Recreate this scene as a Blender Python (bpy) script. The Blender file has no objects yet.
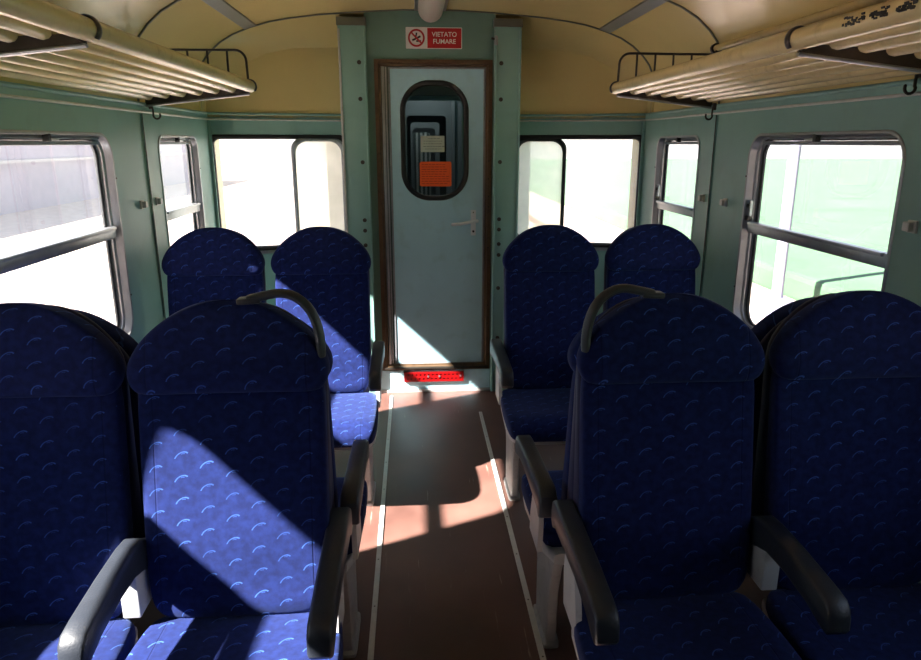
import bpy, bmesh, math, random
from mathutils import Vector, Matrix
random.seed(7)
S = bpy.context.scene
COL = S.collection
PI = math.pi

# ------------------------------------------------------------------ camera, sky, sun, exposure
F_PX = 690.0
cam_d = bpy.data.cameras.new('camera')
cam_d.sensor_width = 36.0
cam_d.sensor_fit = 'HORIZONTAL'
cam_d.lens = 36.0 * F_PX / 921.0
cam_d.clip_start = 0.02
cam = bpy.data.objects.new('camera', cam_d)
COL.objects.link(cam)
cam.location = (-0.11, 0.0, 1.5)
pitch, yaw = math.radians(15.16), math.radians(3.88)
cam.rotation_euler = (PI / 2 - pitch, 0, -yaw)
S.camera = cam

world = bpy.data.worlds.new('sky_world')
S.world = world
world.use_nodes = True
wn = world.node_tree
wn.nodes.clear()
wo = wn.nodes.new('ShaderNodeOutputWorld')
wb = wn.nodes.new('ShaderNodeBackground')
wr = wn.nodes.new('ShaderNodeValToRGB')
wt = wn.nodes.new('ShaderNodeTexCoord')
ws = wn.nodes.new('ShaderNodeSeparateXYZ')
wn.links.new(wt.outputs['Generated'], ws.inputs[0])
wn.links.new(ws.outputs['Z'], wr.inputs[0])
wr.color_ramp.elements[0].position = 0.0
wr.color_ramp.elements[0].color = (1.0, 0.98, 0.95, 1)
wr.color_ramp.elements[1].position = 0.7
wr.color_ramp.elements[1].color = (0.50, 0.68, 1.0, 1)
wn.links.new(wr.outputs[0], wb.inputs['Color'])
wb.inputs['Strength'].default_value = 1.25
wn.links.new(wb.outputs[0], wo.inputs['Surface'])

sun_d = bpy.data.lights.new('sun', 'SUN')
sun_d.energy = 43.0
sun_d.angle = math.radians(1.1)
sun_d.color = (1.0, 0.95, 0.88)
sun = bpy.data.objects.new('sun', sun_d)
COL.objects.link(sun)
SUN_DIR = Vector((1.0, 0.45, -0.96)).normalized()
sun.rotation_euler = SUN_DIR.to_track_quat('-Z', 'Y').to_euler()
sun.location = (-8, -5, 9)

vs = S.view_settings
vs.view_transform = 'Standard'
vs.look = 'None'
vs.exposure = 0.55
vs.gamma = 1.0
vs.use_curve_mapping = False

# ------------------------------------------------------------------ materials
def srgb(r, g, b):
    f = lambda c: (c / 255 / 12.92) if c / 255 <= 0.04045 else ((c / 255 + 0.055) / 1.055) ** 2.4
    return (f(r), f(g), f(b), 1.0)

class NT:
    def __init__(s, name):
        s.m = bpy.data.materials.new(name)
        s.m.use_nodes = True
        s.t = s.m.node_tree
        s.t.nodes.clear()
        s.out = s.t.nodes.new('ShaderNodeOutputMaterial')
    def n(s, typ, **kw):
        nd = s.t.nodes.new(typ)
        for k, v in kw.items():
            setattr(nd, k, v)
        return nd
    def l(s, a, b):
        s.t.links.new(a, b)
    def val(s, inp, v):
        if isinstance(v, (int, float)):
            inp.default_value = v
        else:
            s.l(v, inp)
    def math(s, op, a, b=None, c=None):
        nd = s.n('ShaderNodeMath', operation=op)
        s.val(nd.inputs[0], a)
        if b is not None: s.val(nd.inputs[1], b)
        if c is not None: s.val(nd.inputs[2], c)
        return nd.outputs[0]

def paint(name, col, rough=0.45, metal=0.0, vary=0.06, scale=6.0, bump=0.0, bscale=60.0, dirt=None, dirt_amt=0.25, coat=0.0, spec=0.5):
    k = NT(name)
    p = k.n('ShaderNodeBsdfPrincipled')
    tc = k.n('ShaderNodeTexCoord')
    nz = k.n('ShaderNodeTexNoise')
    nz.inputs['Scale'].default_value = scale
    nz.inputs['Detail'].default_value = 5
    k.l(tc.outputs['Object'], nz.inputs['Vector'])
    rp = k.n('ShaderNodeValToRGB')
    a = [max(0, c * (1 - vary)) for c in col[:3]] + [1]
    b = [min(1, c * (1 + vary)) for c in col[:3]] + [1]
    rp.color_ramp.elements[0].position = 0.3
    rp.color_ramp.elements[1].position = 0.7
    rp.color_ramp.elements[0].color = a
    rp.color_ramp.elements[1].color = b
    k.l(nz.outputs[0], rp.inputs[0])
    src = rp.outputs[0]
    if dirt is not None:
        n2 = k.n('ShaderNodeTexNoise')
        n2.inputs['Scale'].default_value = scale * 3.1
        n2.inputs['Detail'].default_value = 8
        k.l(tc.outputs['Object'], n2.inputs['Vector'])
        r2 = k.n('ShaderNodeValToRGB')
        r2.color_ramp.elements[0].position = 0.55
        r2.color_ramp.elements[0].color = (0, 0, 0, 1)
        r2.color_ramp.elements[1].position = 0.75
        r2.color_ramp.elements[1].color = (dirt_amt,) * 3 + (1,)
        k.l(n2.outputs[0], r2.inputs[0])
        mx = k.n('ShaderNodeMix', data_type='RGBA')
        k.l(r2.outputs[0], mx.inputs[0])
        k.l(src, mx.inputs[6])
        mx.inputs[7].default_value = dirt
        src = mx.outputs[2]
    k.l(src, p.inputs['Base Color'])
    p.inputs['Roughness'].default_value = rough
    p.inputs['Metallic'].default_value = metal
    p.inputs['Coat Weight'].default_value = coat
    p.inputs['Specular IOR Level'].default_value = spec
    if bump > 0:
        n3 = k.n('ShaderNodeTexNoise')
        n3.inputs['Scale'].default_value = bscale
        n3.inputs['Detail'].default_value = 4
        k.l(tc.outputs['Object'], n3.inputs['Vector'])
        bp = k.n('ShaderNodeBump')
        bp.inputs['Strength'].default_value = bump
        bp.inputs['Distance'].default_value = 0.002
        k.l(n3.outputs[0], bp.inputs['Height'])
        k.l(bp.outputs[0], p.inputs['Normal'])
    k.l(p.outputs[0], k.out.inputs['Surface'])
    return k.m

def fabric():
    """dark blue moquette with a diagonal lattice of pale blue arcs and stitched bolster seams"""
    k = NT('blue_moquette')
    p = k.n('ShaderNodeBsdfPrincipled')
    tc = k.n('ShaderNodeTexCoord')
    sp = k.n('ShaderNodeSeparateXYZ')
    k.l(tc.outputs['Object'], sp.inputs[0])
    X, Y, Z = sp.outputs
    wz = k.n('ShaderNodeTexNoise'); wz.inputs['Scale'].default_value = 9
    k.l(tc.outputs['Object'], wz.inputs['Vector'])
    wob = k.math('MULTIPLY', k.math('SUBTRACT', wz.outputs[0], 0.5), 0.012)
    u = k.math('ADD', X, wob)
    v = k.math('ADD', k.math('ADD', Z, Y), wob)
    A, B = 0.054, 0.062
    cu = k.math('DIVIDE', k.math('ADD', u, 5.0), A)
    iu = k.math('FLOOR', cu)
    fu = k.math('MULTIPLY', k.math('SUBTRACT', k.math('SUBTRACT', cu, iu), 0.5), A)     # metres, centred
    vs_ = k.math('ADD', k.math('ADD', v, 5.0), k.math('MULTIPLY', iu, 0.027))
    cv = k.math('DIVIDE', vs_, B)
    fv = k.math('SUBTRACT', k.math('MULTIPLY', k.math('SUBTRACT', k.math('FRACT', cv), 0.5), B), k.math('MULTIPLY', fu, 0.42))
    # arc: circle of radius r centred (0.004,-0.012) keep upper-left part + a straight tail
    cx, cy, r = 0.002, -0.010, 0.0148
    dx = k.math('SUBTRACT', fu, cx); dy = k.math('SUBTRACT', fv, cy)
    dist = k.math('SQRT', k.math('ADD', k.math('MULTIPLY', dx, dx), k.math('MULTIPLY', dy, dy)))
    line = k.math('SUBTRACT', 1.0, k.math('MINIMUM', k.math('DIVIDE', k.math('ABSOLUTE', k.math('SUBTRACT', dist, r)), 0.0021), 1.0))
    ang = k.math('ARCTAN2', dy, dx)
    m1 = k.math('GREATER_THAN', ang, 0.5)
    m2 = k.math('LESS_THAN', ang, 2.85)
    arc = k.math('MULTIPLY', k.math('MULTIPLY', line, m1), m2)
    # second, shorter inner stroke
    dist2 = k.math('ABSOLUTE', k.math('SUBTRACT', dist, 0.0105))
    l2 = k.math('SUBTRACT', 1.0, k.math('MINIMUM', k.math('DIVIDE', dist2, 0.0016), 1.0))
    arc2 = k.math('MULTIPLY', k.math('MULTIPLY', l2, k.math('GREATER_THAN', ang, 0.9)), k.math('LESS_THAN', ang, 1.7))
    arc = k.math('MAXIMUM', arc, k.math('MULTIPLY', arc2, 0.6))
    # thread break up
    nb = k.n('ShaderNodeTexNoise'); nb.inputs['Scale'].default_value = 420; nb.inputs['Detail'].default_value = 2
    k.l(tc.outputs['Object'], nb.inputs['Vector'])
    thread = k.math('ADD', 0.35, nb.outputs[0])
    geo = k.n('ShaderNodeNewGeometry')
    sn = k.n('ShaderNodeSeparateXYZ'); k.l(geo.outputs['Normal'], sn.inputs[0])
    front = k.math('LESS_THAN', k.math('ABSOLUTE', sn.outputs[0]), 0.75)
    big = k.n('ShaderNodeTexNoise'); big.inputs['Scale'].default_value = 7; big.inputs['Detail'].default_value = 3
    k.l(tc.outputs['Object'], big.inputs['Vector'])
    fade = k.math('MULTIPLY', k.math('SUBTRACT', big.outputs[0], 0.15), 1.7)
    fac = k.math('MINIMUM', k.math('MULTIPLY', k.math('MULTIPLY', k.math('MULTIPLY', arc, thread), front), fade), 1.0)
    r0 = k.n('ShaderNodeValToRGB')
    r0.color_ramp.elements[0].position = 0.35; r0.color_ramp.elements[0].color = srgb(15, 24, 67)
    r0.color_ramp.elements[1].position = 0.7; r0.color_ramp.elements[1].color = srgb(21, 34, 86)
    n4 = k.n('ShaderNodeTexNoise'); n4.inputs['Scale'].default_value = 60; n4.inputs['Detail'].default_value = 6
    k.l(tc.outputs['Object'], n4.inputs['Vector'])
    k.l(n4.outputs[0], r0.inputs[0])
    mx = k.n('ShaderNodeMix', data_type='RGBA')
    k.l(fac, mx.inputs[0]); k.l(r0.outputs[0], mx.inputs[6]); mx.inputs[7].default_value = srgb(74, 118, 210)
    # stitched seam beside the bolsters
    seam = k.math('ABSOLUTE', k.math('SUBTRACT', k.math('ABSOLUTE', X), 0.168))
    sm = k.math('SUBTRACT', 1.0, k.math('MINIMUM', k.math('DIVIDE', seam, 0.0025), 1.0))
    mx2 = k.n('ShaderNodeMix', data_type='RGBA')
    k.l(k.math('MULTIPLY', k.math('MULTIPLY', sm, front), 0.55), mx2.inputs[0])
    k.l(mx.outputs[2], mx2.inputs[6]); mx2.inputs[7].default_value = srgb(8, 12, 52)
    k.l(mx2.outputs[2], p.inputs['Base Color'])
    p.inputs['Roughness'].default_value = 0.9
    p.inputs['Specular IOR Level'].default_value = 0.15
    p.inputs['Sheen Weight'].default_value = 0.15
    p.inputs['Sheen Roughness'].default_value = 0.45
    p.inputs['Sheen Tint'].default_value = (0.35, 0.5, 1.0, 1)
    bp = k.n('ShaderNodeBump'); bp.inputs['Strength'].default_value = 0.35; bp.inputs['Distance'].default_value = 0.004
    h = k.math('SUBTRACT', k.math('ADD', k.math('MULTIPLY', n4.outputs[0], 0.5), k.math('MULTIPLY', big.outputs[0], 2.0)), k.math('MULTIPLY', sm, 0.9))
    k.l(h, bp.inputs['Height'])
    k.l(bp.outputs[0], p.inputs['Normal'])
    k.l(p.outputs[0], k.out.inputs['Surface'])
    return k.m

def floor_mat():
    k = NT('worn_red_brown_linoleum')
    p = k.n('ShaderNodeBsdfPrincipled')
    tc = k.n('ShaderNodeTexCoord')
    n1 = k.n('ShaderNodeTexNoise'); n1.inputs['Scale'].default_value = 3.0; n1.inputs['Detail'].default_value = 7
    k.l(tc.outputs['Object'], n1.inputs['Vector'])
    r1 = k.n('ShaderNodeValToRGB')
    r1.color_ramp.elements[0].position = 0.3; r1.color_ramp.elements[0].color = srgb(82, 56, 50)
    r1.color_ramp.elements[1].position = 0.75; r1.color_ramp.elements[1].color = srgb(112, 81, 72)
    k.l(n1.outputs[0], r1.inputs[0])
    # long scratches along the aisle
    mp = k.n('ShaderNodeMapping'); mp.inputs['Scale'].default_value = (55, 3.2, 1); mp.inputs['Rotation'].default_value = (0, 0, 0.06)
    k.l(tc.outputs['Object'], mp.inputs['Vector'])
    n2 = k.n('ShaderNodeTexNoise'); n2.inputs['Scale'].default_value = 1.0; n2.inputs['Detail'].default_value = 4; n2.inputs['Roughness'].default_value = 0.6
    k.l(mp.outputs[0], n2.inputs['Vector'])
    r2 = k.n('ShaderNodeValToRGB')
    r2.color_ramp.elements[0].position = 0.66; r2.color_ramp.elements[0].color = (0, 0, 0, 1)
    r2.color_ramp.elements[1].position = 0.74; r2.color_ramp.elements[1].color = (0.45, 0.45, 0.45, 1)
    k.l(n2.outputs[0], r2.inputs[0])
    mx = k.n('ShaderNodeMix', data_type='RGBA')
    k.l(r2.outputs[0], mx.inputs[0]); k.l(r1.outputs[0], mx.inputs[6]); mx.inputs[7].default_value = srgb(196, 176, 160)
    k.l(mx.outputs[2], p.inputs['Base Color'])
    rr = k.n('ShaderNodeMapRange'); rr.inputs['To Min'].default_value = 0.32; rr.inputs['To Max'].default_value = 0.55
    k.l(n1.outputs[0], rr.inputs[0]); k.l(rr.outputs[0], p.inputs['Roughness'])
    bp = k.n('ShaderNodeBump'); bp.inputs['Strength'].default_value = 0.12; bp.inputs['Distance'].default_value = 0.002
    k.l(n2.outputs[0], bp.inputs['Height']); k.l(bp.outputs[0], p.inputs['Normal'])
    k.l(p.outputs[0], k.out.inputs['Surface'])
    return k.m

def glass_mat(name, haze, tint=(1, 1, 1, 1), haze_col=(0.9, 0.93, 1.0, 1), rough=0.02):
    k = NT(name)
    tr = k.n('ShaderNodeBsdfTransparent'); tr.inputs[0].default_value = tint
    gl = k.n('ShaderNodeBsdfGlossy'); gl.inputs['Roughness'].default_value = rough
    df = k.n('ShaderNodeBsdfTranslucent'); df.inputs[0].default_value = haze_col
    fr = k.n('ShaderNodeFresnel'); fr.inputs[0].default_value = 1.45
    nz = k.n('ShaderNodeTexNoise'); nz.inputs['Scale'].default_value = 5; nz.inputs['Detail'].default_value = 4
    tc = k.n('ShaderNodeTexCoord'); k.l(tc.outputs['Object'], nz.inputs['Vector'])
    hz = k.math('MULTIPLY', k.math('ADD', 0.6, k.math('MULTIPLY', nz.outputs[0], 0.8)), haze)
    m1 = k.n('ShaderNodeMixShader'); k.l(hz, m1.inputs[0]); k.l(tr.outputs[0], m1.inputs[1]); k.l(df.outputs[0], m1.inputs[2])
    m2 = k.n('ShaderNodeMixShader'); k.l(k.math('MULTIPLY', fr.outputs[0], 0.22), m2.inputs[0]); k.l(m1.outputs[0], m2.inputs[1]); k.l(gl.outputs[0], m2.inputs[2])
    k.l(m2.outputs[0], k.out.inputs['Surface'])
    return k.m

M = {}
M['green'] = paint('sea_green_painted_panel', srgb(134, 174, 168), 0.38, vary=0.05, scale=3, dirt=srgb(100, 124, 112), dirt_amt=0.2)
M['green_dark'] = paint('deep_green_painted_panel', srgb(104, 136, 126), 0.4, vary=0.05, scale=3, dirt=srgb(80, 98, 88), dirt_amt=0.25)
M['door'] = paint('pale_blue_green_door_laminate', srgb(166, 206, 220), 0.33, vary=0.04, scale=4, dirt=srgb(120, 140, 138), dirt_amt=0.2)
M['cream'] = paint('cream_yellow_laminate', srgb(214, 194, 136), 0.2, vary=0.05, scale=2.5)
M['cream_tube'] = paint('cream_painted_tube', srgb(212, 192, 140), 0.25, vary=0.05, scale=9, dirt=srgb(96, 84, 60), dirt_amt=0.25)
M['alu'] = paint('brushed_aluminium', srgb(170, 172, 176), 0.35, metal=0.85, vary=0.08, scale=20)
M['alu_dull'] = paint('dull_grey_aluminium', srgb(146, 150, 156), 0.5, metal=0.5, vary=0.08, scale=14, dirt=srgb(84, 82, 80), dirt_amt=0.4)
M['pale_alu'] = paint('pale_aluminium_rail', srgb(206, 206, 202), 0.45, metal=0.3, vary=0.06, scale=30)
M['steel_dark'] = paint('dark_oiled_steel', srgb(74, 68, 62), 0.42, metal=0.7, vary=0.15, scale=30)
M['bronze'] = paint('brown_anodised_door_frame', srgb(104, 82, 62), 0.38, metal=0.45, vary=0.12, scale=12, dirt=srgb(52, 40, 32), dirt_amt=0.5)
M['rubber'] = paint('black_rubber_seal', srgb(24, 25, 26), 0.55, vary=0.1, scale=20)
M['plastic'] = paint('charcoal_armrest_plastic', srgb(38, 42, 50), 0.42, vary=0.08, scale=25, bump=0.25, bscale=260)
M['shell'] = paint('light_grey_seat_shell', srgb(186, 186, 186), 0.5, vary=0.06, scale=9, dirt=srgb(110, 106, 100), dirt_amt=0.3)
M['leg'] = paint('grey_enamelled_seat_leg', srgb(158, 156, 156), 0.45, vary=0.06, scale=9, dirt=srgb(90, 84, 78), dirt_amt=0.4)  # shell grey darkened, so the shade on the legs is in the colour
M['backshell'] = paint('dark_blue_back_shell', srgb(22, 28, 66), 0.55, vary=0.08, scale=12)
M['fabric'] = fabric()
M['floor'] = floor_mat()
M['white'] = paint('white_enamel', srgb(226, 226, 222), 0.4, vary=0.02)
M['red'] = paint('red_sign_ink', srgb(176, 22, 26), 0.4, vary=0.03)
M['black'] = paint('black_ink', srgb(20, 20, 22), 0.5, vary=0.05)
M['orange'] = paint('orange_sticker', srgb(232, 92, 34), 0.5, vary=0.03)
M['orange_ink'] = paint('dark_orange_ink', srgb(168, 52, 18), 0.5, vary=0.03)
M['greysticker'] = paint('pale_grey_sticker', srgb(168, 180, 168), 0.5, vary=0.03)
M['greyink'] = paint('grey_ink', srgb(96, 108, 100), 0.5, vary=0.03)
M['redmetal'] = paint('red_enamelled_metal', srgb(134, 10, 14), 0.3, vary=0.08, scale=30, dirt=srgb(80, 10, 10), dirt_amt=0.5)
M['backing'] = paint('dark_red_backing', srgb(70, 8, 10), 0.5, vary=0.05)
M['handle'] = paint('satin_door_handle_metal', srgb(214, 220, 226), 0.4, metal=0.2, vary=0.03)
M['lamp'] = paint('opal_grey_lamp_cover', srgb(196, 190, 180), 0.3, vary=0.03)
M['glass'] = glass_mat('side_window_glass', 0.018)
M['glass_end'] = glass_mat('end_window_glass', 0.16, haze_col=(1, 1, 1, 1))
M['glass_frost'] = glass_mat('hazy_inner_window_glass', 0.5, tint=(0.82, 0.86, 0.82, 1), haze_col=(0.93, 0.94, 0.88, 1))
M['glass_door'] = glass_mat('door_glass', 0.01, tint=(0.75, 0.8, 0.8, 1))
M['rib'] = paint('grey_ceiling_joint_strip', srgb(112, 112, 102), 0.45, metal=0.3)
M['strip'] = paint('blue_grey_ceiling_strip', srgb(142, 150, 156), 0.35, metal=0.4)
M['ballast'] = paint('pale_pink_ballast', srgb(160, 142, 132), 0.95, vary=0.2, scale=4, bump=0.5, bscale=20)
M['grass'] = paint('green_field', srgb(58, 88, 62), 0.95, vary=0.2, scale=0.8)
M['rail'] = paint('rusty_rail_steel', srgb(120, 84, 66), 0.6, metal=0.3)
M['concrete'] = paint('pale_concrete', srgb(132, 128, 146), 0.8, vary=0.08, scale=2)
M['bellows'] = paint('pale_grey_gangway_cover', srgb(170, 176, 172), 0.6, vary=0.06, scale=5)
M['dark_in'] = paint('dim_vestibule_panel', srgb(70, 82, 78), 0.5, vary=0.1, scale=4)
M['frame_in'] = paint('blue_grey_door_surround', srgb(128, 138, 140), 0.45, vary=0.05, scale=4)

# ------------------------------------------------------------------ helpers
def mesh_obj(name, bm_or_me, mat, parent=None, smooth=False):
    if isinstance(bm_or_me, bmesh.types.BMesh):
        me = bpy.data.meshes.new(name)
        bm_or_me.to_mesh(me)
        bm_or_me.free()
    else:
        me = bm_or_me
    if mat is not None and len(me.materials) == 0:
        me.materials.append(mat)
    if smooth:
        me.polygons.foreach_set('use_smooth', [True] * len(me.polygons))
        try:
            me.set_sharp_from_angle(angle=math.radians(smooth if smooth is not True else 40))
        except Exception:
            pass
        me.update()
    o = bpy.data.objects.new(name, me)
    COL.objects.link(o)
    if parent is not None:
        o.parent = parent
    return o

def tag(o, label=None, cat=None, group=None, kind=None):
    if label: o['label'] = label
    if cat: o['category'] = cat
    if group: o['group'] = group
    if kind: o['kind'] = kind
    return o

def empty(name, loc, rz=0.0, **kw):
    o = bpy.data.objects.new(name, None)
    o.empty_display_size = 0.05
    COL.objects.link(o)
    o.location = loc
    o.rotation_euler = (0, 0, rz)
    tag(o, **kw)
    return o

def struct(o):
    o['kind'] = 'structure'
    return o

def add_box(bm, c, s, bevel=0.0, mat=None):
    r = bmesh.ops.create_cube(bm, size=1.0)
    vs_ = r['verts']
    for v in vs_:
        v.co = Vector((v.co.x * s[0], v.co.y * s[1], v.co.z * s[2]))
    if bevel > 0:
        es = list({e for v in vs_ for e in v.link_edges})
        rb = bmesh.ops.bevel(bm, geom=es, offset=bevel, segments=2, affect='EDGES', profile=0.6)
        vs_ = [v for v in bm.verts if v.is_valid and v in set(rb['verts']) | set(x for x in vs_ if x.is_valid)]
    M4 = Matrix.Translation(Vector(c))
    if mat is not None:
        M4 = M4 @ mat
    for v in vs_:
        v.co = M4 @ v.co
    return vs_

def box_bm(c, s, bevel=0.0, mat=None):
    bm = bmesh.new()
    add_box(bm, c, s, bevel, mat)
    return bm

def add_tube(bm, pts, r, seg=10, caps=True, flat=1.0, up=None, round_end=False):
    """sweep; flat<1 squashes along the second frame axis"""
    pts = [Vector(p) for p in pts]
    rs = [r] * len(pts)
    if round_end:
        d0 = (pts[0] - pts[1]).normalized(); d1 = (pts[-1] - pts[-2]).normalized()
        pre, pr, post, por = [], [], [], []
        for a in (80, 55, 28):
            an = math.radians(a)
            pre.append(pts[0] + d0 * r * math.sin(an)); pr.append(r * math.cos(an))
        for a in (28, 55, 80):
            an = math.radians(a)
            post.append(pts[-1] + d1 * r * math.sin(an)); por.append(r * math.cos(an))
        pts = pre + pts + post; rs = pr + rs + por
    n = len(pts)
    rings = []
    prev = None
    for i in range(n):
        if i == 0: t = pts[1] - pts[0]
        elif i == n - 1: t = pts[-1] - pts[-2]
        else: t = (pts[i + 1] - pts[i]).normalized() + (pts[i] - pts[i - 1]).normalized()
        t.normalize()
        if prev is None:
            ref = Vector(up) if up else (Vector((0, 0, 1)) if abs(t.z) < 0.9 else Vector((1, 0, 0)))
        else:
            ref = prev
        a = (ref - t * ref.dot(t)).normalized()
        b = t.cross(a)
        prev = a
        rings.append([bm.verts.new(pts[i] + a * (math.cos(2 * PI * k / seg) * rs[i]) + b * (math.sin(2 * PI * k / seg) * rs[i] * flat)) for k in range(seg)])
    for i in range(n - 1):
        for k in range(seg):
            bm.faces.new((rings[i][k], rings[i][(k + 1) % seg], rings[i + 1][(k + 1) % seg], rings[i + 1][k]))
    if caps:
        bm.faces.new(list(reversed(rings[0]))); bm.faces.new(rings[-1])

def tube_bm(*a, **k):
    bm = bmesh.new(); add_tube(bm, *a, **k); return bm

def add_loft(bm, loops, cap0=True, cap1=True, closed=True):
    R = [[bm.verts.new(p) for p in lp] for lp in loops]
    n = len(R[0])
    for i in range(len(R) - 1):
        for k in range(n if closed else n - 1):
            bm.faces.new((R[i][k], R[i][(k + 1) % n], R[i + 1][(k + 1) % n], R[i + 1][k]))
    if cap0: bm.faces.new(list(reversed(R[0])))
    if cap1: bm.faces.new(R[-1])
    bmesh.ops.recalc_face_normals(bm, faces=bm.faces)
    return R

def cyl_bm(c, r, depth, axis='Y', seg=20, bevel=0.0):
    bm = bmesh.new()
    d = {'X': Vector((1, 0, 0)), 'Y': Vector((0, 1, 0)), 'Z': Vector((0, 0, 1))}[axis] * depth / 2
    c = Vector(c)
    add_tube(bm, [c - d, c + d], r, seg)
    return bm

def rrect(u0, u1, v0, v1, r, n=8, rs=None):
    """counter clockwise rounded rectangle; rs = radii for corners (u1v0),(u1v1),(u0v1),(u0v0)"""
    rs = rs or (r, r, r, r)
    cs = [(u1 - rs[0], v0 + rs[0], -90, rs[0]), (u1 - rs[1], v1 - rs[1], 0, rs[1]), (u0 + rs[2], v1 - rs[2], 90, rs[2]), (u0 + rs[3], v0 + rs[3], 180, rs[3])]
    out = []
    for cx, cy, a0, rr in cs:
        for i in range(n + 1):
            a = math.radians(a0 + 90 * i / n)
            out.append((cx + rr * math.cos(a), cy + rr * math.sin(a)))
    return out

def plate(outer, holes, thick):
    """filled 2D outline with holes, thickness centred on 0, as a mesh in its own XY plane"""
    cu = bpy.data.curves.new('tmp', 'CURVE')
    cu.dimensions = '2D'
    cu.fill_mode = 'BOTH'
    cu.extrude = thick / 2
    for lp in [outer] + holes:
        sp = cu.splines.new('POLY')
        sp.points.add(len(lp) - 1)
        for i, (a, b) in enumerate(lp):
            sp.points[i].co = (a, b, 0, 1)
        sp.use_cyclic_u = True
    o = bpy.data.objects.new('tmp', cu)
    COL.objects.link(o)
    dg = bpy.context.evaluated_depsgraph_get()
    me = bpy.data.meshes.new_from_object(o.evaluated_get(dg))
    bpy.data.objects.remove(o)
    bpy.data.curves.remove(cu)
    me.materials.clear()
    return me

def place(me, M4):
    me.transform(M4)
    me.update()
    return me

def frame_ring(sections, M4, smooth=True):
    """closed picture-frame: each section = (list of 2D loop points, depth); lofted in order and closed back"""
    bm = bmesh.new()
    R = [[bm.verts.new(M4 @ Vector((a, b, d))) for a, b in lp] for lp, d in sections]
    n = len(R[0]); m = len(R)
    for i in range(m):
        A, B = R[i], R[(i + 1) % m]
        for k in range(n):
            bm.faces.new((A[k], A[(k + 1) % n], B[(k + 1) % n], B[k]))
    bmesh.ops.recalc_face_normals(bm, faces=bm.faces)
    return bm

def text_mesh(s, size, M4, depth=0.0006, bold=0.0, align='CENTER', sx=1.0):
    cu = bpy.data.curves.new('txt', 'FONT')
    cu.body = s
    cu.size = size
    cu.align_x = align
    cu.align_y = 'CENTER'
    cu.extrude = depth
    cu.offset = bold
    o = bpy.data.objects.new('txt', cu)
    COL.objects.link(o)
    dg = bpy.context.evaluated_depsgraph_get()
    me = bpy.data.meshes.new_from_object(o.evaluated_get(dg))
    bpy.data.objects.remove(o)
    bpy.data.curves.remove(cu)
    me.materials.clear()
    me.transform(M4 @ Matrix.Diagonal((sx, 1, 1, 1)))
    return me

# frames:  wall plane mappings (u, v, depth) -> world
def side_M(s):      # u = world y, v = z, depth + = outwards
    x = 1.25 * s
    return Matrix(((0, 0, s, x), (1, 0, 0, 0), (0, 1, 0, 0), (0, 0, 0, 1)))
def back_M(y):      # u = x, v = z, depth + = away from the camera
    return Matrix(((1, 0, 0, 0), (0, 0, 1, y), (0, 1, 0, 0), (0, 0, 0, 1)))
PA, PB = Vector((0.49, 4.335)), Vector((1.25, 4.125))
def end_M(s):       # u from the pillar outwards along the angled end wall, v = z, depth + = outwards
    d = (PB - PA).normalized()
    nrm = Vector((-d.y, d.x))
    if nrm.y < 0: nrm = -nrm
    return Matrix(((s * d.x, 0, s * nrm.x, s * PA.x), (d.y, 0, nrm.y, PA.y), (0, 1, 0, 0), (0, 0, 0, 1)))
ULEN = (PB - PA).length

Y_BACK = 4.078
Y_REAR = -1.6
TRIM_Z = 1.65

# ================================================================== SETTING
o = struct(mesh_obj('floor', box_bm((0, (Y_REAR + 4.4) / 2, -0.03), (2.66, 4.4 - Y_REAR + 0.1, 0.06)), M['floor']))

# side window openings: (y0, y1)
BIG = [(1.88, 2.79), (0.34, 1.26)]
SMALL = (3.30, 3.88)
WZ0, WZ1 = 0.755, 1.53
for s, nm in ((-1, 'left'), (1, 'right')):
    holes = [rrect(a, b, WZ0, WZ1, 0.085) for a, b in BIG] + [rrect(SMALL[0], SMALL[1], WZ0, WZ1, 0.06)]
    me = plate([(Y_REAR, 0), (4.16, 0), (4.16, TRIM_Z + 0.01), (Y_REAR, TRIM_Z + 0.01)], holes, 0.05)
    mm = side_M(s) @ Matrix.Translation((0, 0, 0.025))
    struct(mesh_obj('wall_' + nm, place(me, mm), M['green']))

# ceiling profile (x, z)
PROF = [(1.262, 1.64), (1.262, 1.86), (1.232, 1.925), (1.19, 1.975), (1.13, 2.025), (1.06, 2.065), (0.97, 2.100), (0.86, 2.130), (0.75, 2.149), (0.6, 2.167), (0.45, 2.179), (0.3, 2.189), (0.15, 2.196), (0, 2.198)]
FULL = [(-x, z) for x, z in PROF] + [(x, z) for x, z in reversed(PROF[:-1])]
Y_ARC = 4.06
bm = bmesh.new()
fr = [bm.verts.new((x, Y_REAR - 0.02, z)) for x, z in FULL]
bk = [bm.verts.new((x, Y_ARC, z)) for x, z in FULL]
fr2 = [bm.verts.new((x * 1.03, Y_REAR - 0.02, z + 0.05)) for x, z in FULL]
bk2 = [bm.verts.new((x * 1.03, Y_ARC, z + 0.05)) for x, z in FULL]
for i in range(len(FULL) - 1):
    bm.faces.new((fr[i], fr[i + 1], bk[i + 1], bk[i]))
    bm.faces.new((fr2[i], bk2[i], bk2[i + 1], fr2[i + 1]))
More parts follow.
